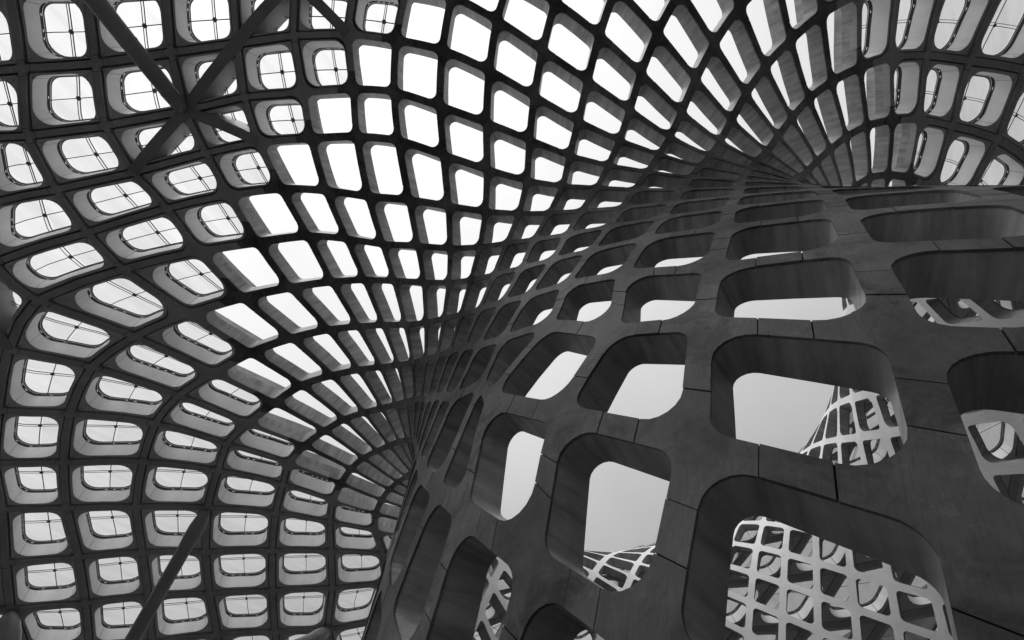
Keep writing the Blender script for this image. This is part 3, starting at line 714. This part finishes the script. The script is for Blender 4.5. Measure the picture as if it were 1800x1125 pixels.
for (c, r) in cellset:
    k = cells[(c, r)]
    if not k.glazed: continue
    sc = score(c + .5, r + .5, k.Ls * 0.8)
    pan = Piece(); wall(pan, k.panel, 0.010, k.hole, 0.010, gap=0.004)
    wall(pan, k.panel, 0.010, k.panel, 0.030)
    lin = Piece(); wall(lin, k.hole, 0.0105, k.rim, DEPTH_G, gap=0.0025)
    top = Piece(); bd = to_border(k.rim, c, r)
    P0 = surf(k.rim[:, 0], k.rim[:, 1], DEPTH_G); P1 = surf(bd[:, 0], bd[:, 1], DEPTH_G)
    top.add(np.concatenate([P0, P1]), [(a, (a + 1) % NP, (a + 1) % NP + NP, a + NP) for a in range(NP)], np.concatenate([k.rim, bd]))
    if sc < 0.01:                     # well outside the picture: no fittings
        sky_items.append((sc, pan, lin, top, None, None, None, None, None)); continue
    gas = Piece(); n = 72
    g0 = resample(k.rim, n)
    H = [DEPTH_G + d for d in (0.0, 0.008, 0.0105, 0.018)]
    Q = [surf(g0[:, 0], g0[:, 1], h) for h in H]
    fc = []
    for a in range(n):
        b = (a + 1) % n
        fc += [(a, b, b + n, a + n), (a + 2 * n, b + 2 * n, b + 3 * n, a + 3 * n)]
        if a % 3 != 0 or rnd.random() < 0.45: fc.append((a + n, b + n, b + 2 * n, a + 2 * n))
    gas.add(np.concatenate(Q), fc, np.zeros((4 * n, 2)))
    rim = Piece(); wall(rim, k.rim, DEPTH_G + 0.019, k.rim2, DEPTH_G + 0.019)
    bars = []
    gl_off = DEPTH_G + 0.024
    m = np.array([c + .5 + rnd.uniform(-.015, .015), r + .5 + rnd.uniform(-.015, .015)])
    b1 = Piece(); rod(b1, m + (0, -.5), m + (0, .5), gl_off, 0.009)
    rod(b1, m + (0.035, -.5), m + (0.035, .5), gl_off, 0.007)
    b2 = Piece(); rod(b2, m + (-.5, 0.0), m + (.5, 0.0), gl_off - 0.004, 0.010)
    fit = Piece()
    C = surf(m[:1], m[1:], gl_off - 0.008)[0]; Nn = out_normal(m[:1], m[1:])[0]
    e1 = np.cross(Nn, [0.3, 0.2, 0.9]); e1 /= np.linalg.norm(e1); e2 = np.cross(Nn, e1)
    V = [C + Nn * 0.03]
    for rr_, hh in ((0.032, 0.018), (0.042, 0.0), (0.03, -0.02)):
        V += [C + rr_ * (math.cos(a * math.pi / 4) * e1 + math.sin(a * math.pi / 4) * e2) + Nn * hh for a in range(8)]
    F = [(0, 1 + a, 1 + (a + 1) % 8) for a in range(8)]
    F += [(1 + l * 8 + a, 9 + l * 8 + a, 9 + l * 8 + (a + 1) % 8, 1 + l * 8 + (a + 1) % 8) for l in range(2) for a in range(8)]
    fit.add(V, F, np.zeros((len(V), 2)))
    sky_items.append((sc, pan, lin, top, gas, rim, b1, b2, fit))
sky_items.sort(key=lambda q: -q[0])
NSKY = 150
NSKY = min(NSKY, sum(1 for q in sky_items if q[4] is not None))
for (sc, pan, lin, top, gas, rim, b1, b2, fit) in sky_items[:NSKY]:
    root = make_object('skylight', [pan], M['panel'], roof)
    make_object('lining', [lin], M['white'], root, True)
    make_object('upper_deck', [top], M['panel'], root)
    make_object('gasket', [gas], M['gasket'], root)
    make_object('rim', [rim], M['rim'], root)
    make_object('glazing_bar', [b1], M['bar'], root)
    make_object('glazing_bar', [b2], M['bar'], root)
    make_object('spider_fitting', [fit], M['bar'], root, True)
rest = sky_items[NSKY:]
if rest:
    root = make_object('skylight', [q[1] for q in rest], M['panel'], roof, kind='stuff')
    for col, nm, mt, sm in ((2, 'lining', 'white', True), (3, 'upper_deck', 'panel', False), (4, 'gasket', 'gasket', False), (5, 'rim', 'rim', False), (6, 'glazing_bar', 'bar', False), (7, 'glazing_bar', 'bar', False)):
        pcs = [q[col] for q in rest if q[col] is not None]
        if pcs: make_object(nm, pcs, M[mt], root, sm, kind='stuff')
# dark upstand that closes the edge of the glazed roof towards the open funnel
ups = []
for (c, r) in cellset:
    if c + r != GLAZED_FROM: continue
    for (a, b_) in (((c, r), (c + 1, r)), ((c, r), (c, r + 1))):
        a = np.array(a, float); b_ = np.array(b_, float)
        q = Piece(); tt = np.linspace(0, 1, 4)[:, None]; Lq = a + (b_ - a) * tt
        n_in = np.array([0.02, 0.0]) if a[0] == b_[0] else np.array([0.0, 0.02])
        lo0 = surf(Lq[:, 0], Lq[:, 1], 0.07); hi0 = surf(Lq[:, 0], Lq[:, 1], DEPTH_G + 0.031)
        lo1 = surf((Lq + n_in)[:, 0], (Lq + n_in)[:, 1], 0.07); hi1 = surf((Lq + n_in)[:, 0], (Lq + n_in)[:, 1], DEPTH_G + 0.031)
        q.add(np.concatenate([lo0, hi0, hi1, lo1]), [(k + 4 * m_, k + 1 + 4 * m_, k + 5 + 4 * m_, k + 4 + 4 * m_) for k in range(3) for m_ in range(3)], np.concatenate([Lq] * 4))
        ups.append((score(a[0], a[1], 0.2), q))
emit('upstand', ups, M['reveal'], roof)
# glass panes meet over the middle of each skylight
panes = []
for (i, j) in sorted(nodeset):
    p = Piece()
    for (ci, cj, dx, dy) in ((i, j, .5, .5), (i - 1, j, -.5, .5), (i - 1, j - 1, -.5, -.5), (i, j - 1, .5, -.5)):
        o, sh = get(ci, cj)
        if o is None or not o.glazed: continue
        e = 0.006
        u = np.array([0, dx * (1 - e), dx * (1 - e), 0]) + i; v = np.array([0, 0, dy * (1 - e), dy * (1 - e)]) + j
        if dx * dy < 0: u, v = u[::-1], v[::-1]
        P = surf(u, v, DEPTH_G + 0.029)
        p.add(P, [(0, 1, 2, 3)], np.stack([u, v], 1))
    if p.n: panes.append((score(i, j, 0.3), p))
emit('pane', panes, M['glass'], roof, limit=200)

# ---------------------------------------------------------------- braces across the roof cells
def brace(a, b):
    a = np.array(a, float); b = np.array(b, float)
    p = Piece(); hw = 0.0195 * SCALE
    t = np.linspace(0, 1, 5)[:, None]; L2 = a + (b - a) * t
    Np = out_normal(L2[:, 0], L2[:, 1])
    rows = []
    for off in (-0.003, 0.13):
        C = surf(L2[:, 0], L2[:, 1], off); D = np.gradient(C, axis=0); D /= np.linalg.norm(D, axis=1, keepdims=True)
        S = np.cross(D, Np); S /= np.linalg.norm(S, axis=1, keepdims=True)
        rows += [C + S * hw, C - S * hw]
    V = np.stack([rows[0], rows[1], rows[3], rows[2]], 1).reshape(-1, 3)
    F = [(q * 4 + k, q * 4 + (k + 1) % 4, q * 4 + 4 + (k + 1) % 4, q * 4 + 4 + k) for q in range(4) for k in range(4)]
    p.add(V, F, np.stack([np.arange(len(V)) * .3, np.zeros(len(V))], 1))
    make_object('diagonal_brace', [p], M['brace'], roof)
for a, b in BRACES: brace(a, b)

# ---------------------------------------------------------------- tubular struts
def strut(top_node, p2px, depth_ratio, radius, label, taper):
    T0 = surf(np.array([float(top_node[0])]), np.array([float(top_node[1])]), -0.012)[0]
    foot = np.array(p2px, float)
    if math.hypot(foot[0], foot[1]) > SHADE_WALL_R - 0.3:            # a strut cut off at the added wall
        lo_, hi_ = 0.0, 1.0
        for _ in range(40):
            mid_ = (lo_ + hi_) / 2; q_ = T0 + (foot - T0) * mid_
            if math.hypot(q_[0], q_[1]) > SHADE_WALL_R - 0.3: hi_ = mid_
            else: lo_ = mid_
        foot = T0 + (foot - T0) * lo_
    D = foot - T0; Ln = np.linalg.norm(D); D /= Ln
    root = thing('steel_strut', label, 'strut', tuple(foot), 'tubular struts under the roof')
    e1 = np.cross(D, [0.1, 0.9, 0.3]); e1 /= np.linalg.norm(e1); e2 = np.cross(D, e1)
    def lathe(name, prof, n=28):
        p = Piece(); V = []
        for s, rr_ in prof:
            V += [T0 - foot + D * s + rr_ * (math.cos(2 * math.pi * a / n) * e1 + math.sin(2 * math.pi * a / n) * e2) for a in range(n)]
        F = [(q * n + a, q * n + (a + 1) % n, (q + 1) * n + (a + 1) % n, (q + 1) * n + a) for q in range(len(prof) - 1) for a in range(n)]
        p.add(V, F, [(a % n / n, a // n) for a in range(len(V))])
        return make_object(name, [p], M['tube'], root, True)
    r = radius
    if taper:
        lathe('tube', [(6 * r, r), (Ln * .5, r), (Ln, r)])
        lathe('end_casting', [(0.0, 0.25 * r), (0.5 * r, 0.7 * r), (1.4 * r, 1.0 * r), (2.6 * r, 1.16 * r), (4.0 * r, 1.16 * r), (5.97 * r, 1.03 * r)])
    else:
        lathe('tube', [(2.0 * r, r), (Ln * .5, r), (Ln, r)])
        lathe('end_casting', [(0.0, 0.35 * r), (0.3 * r, 0.7 * r), (1.0 * r, 0.93 * r), (1.97 * r, 0.99 * r)])
    for s_ in ((6 * r, 11 * r) if taper else (2.6 * r, 9 * r)):
        lathe('collar', [(s_ - 0.02, 1.0 * r), (s_ - 0.015, 1.035 * r), (s_ + 0.015, 1.035 * r), (s_ + 0.02, 1.0 * r)])
    lathe('foot_plate', [(Ln - 0.06, 2.2 * r), (Ln + 0.2, 2.2 * r)])
for a in STRUTS: strut(*a)
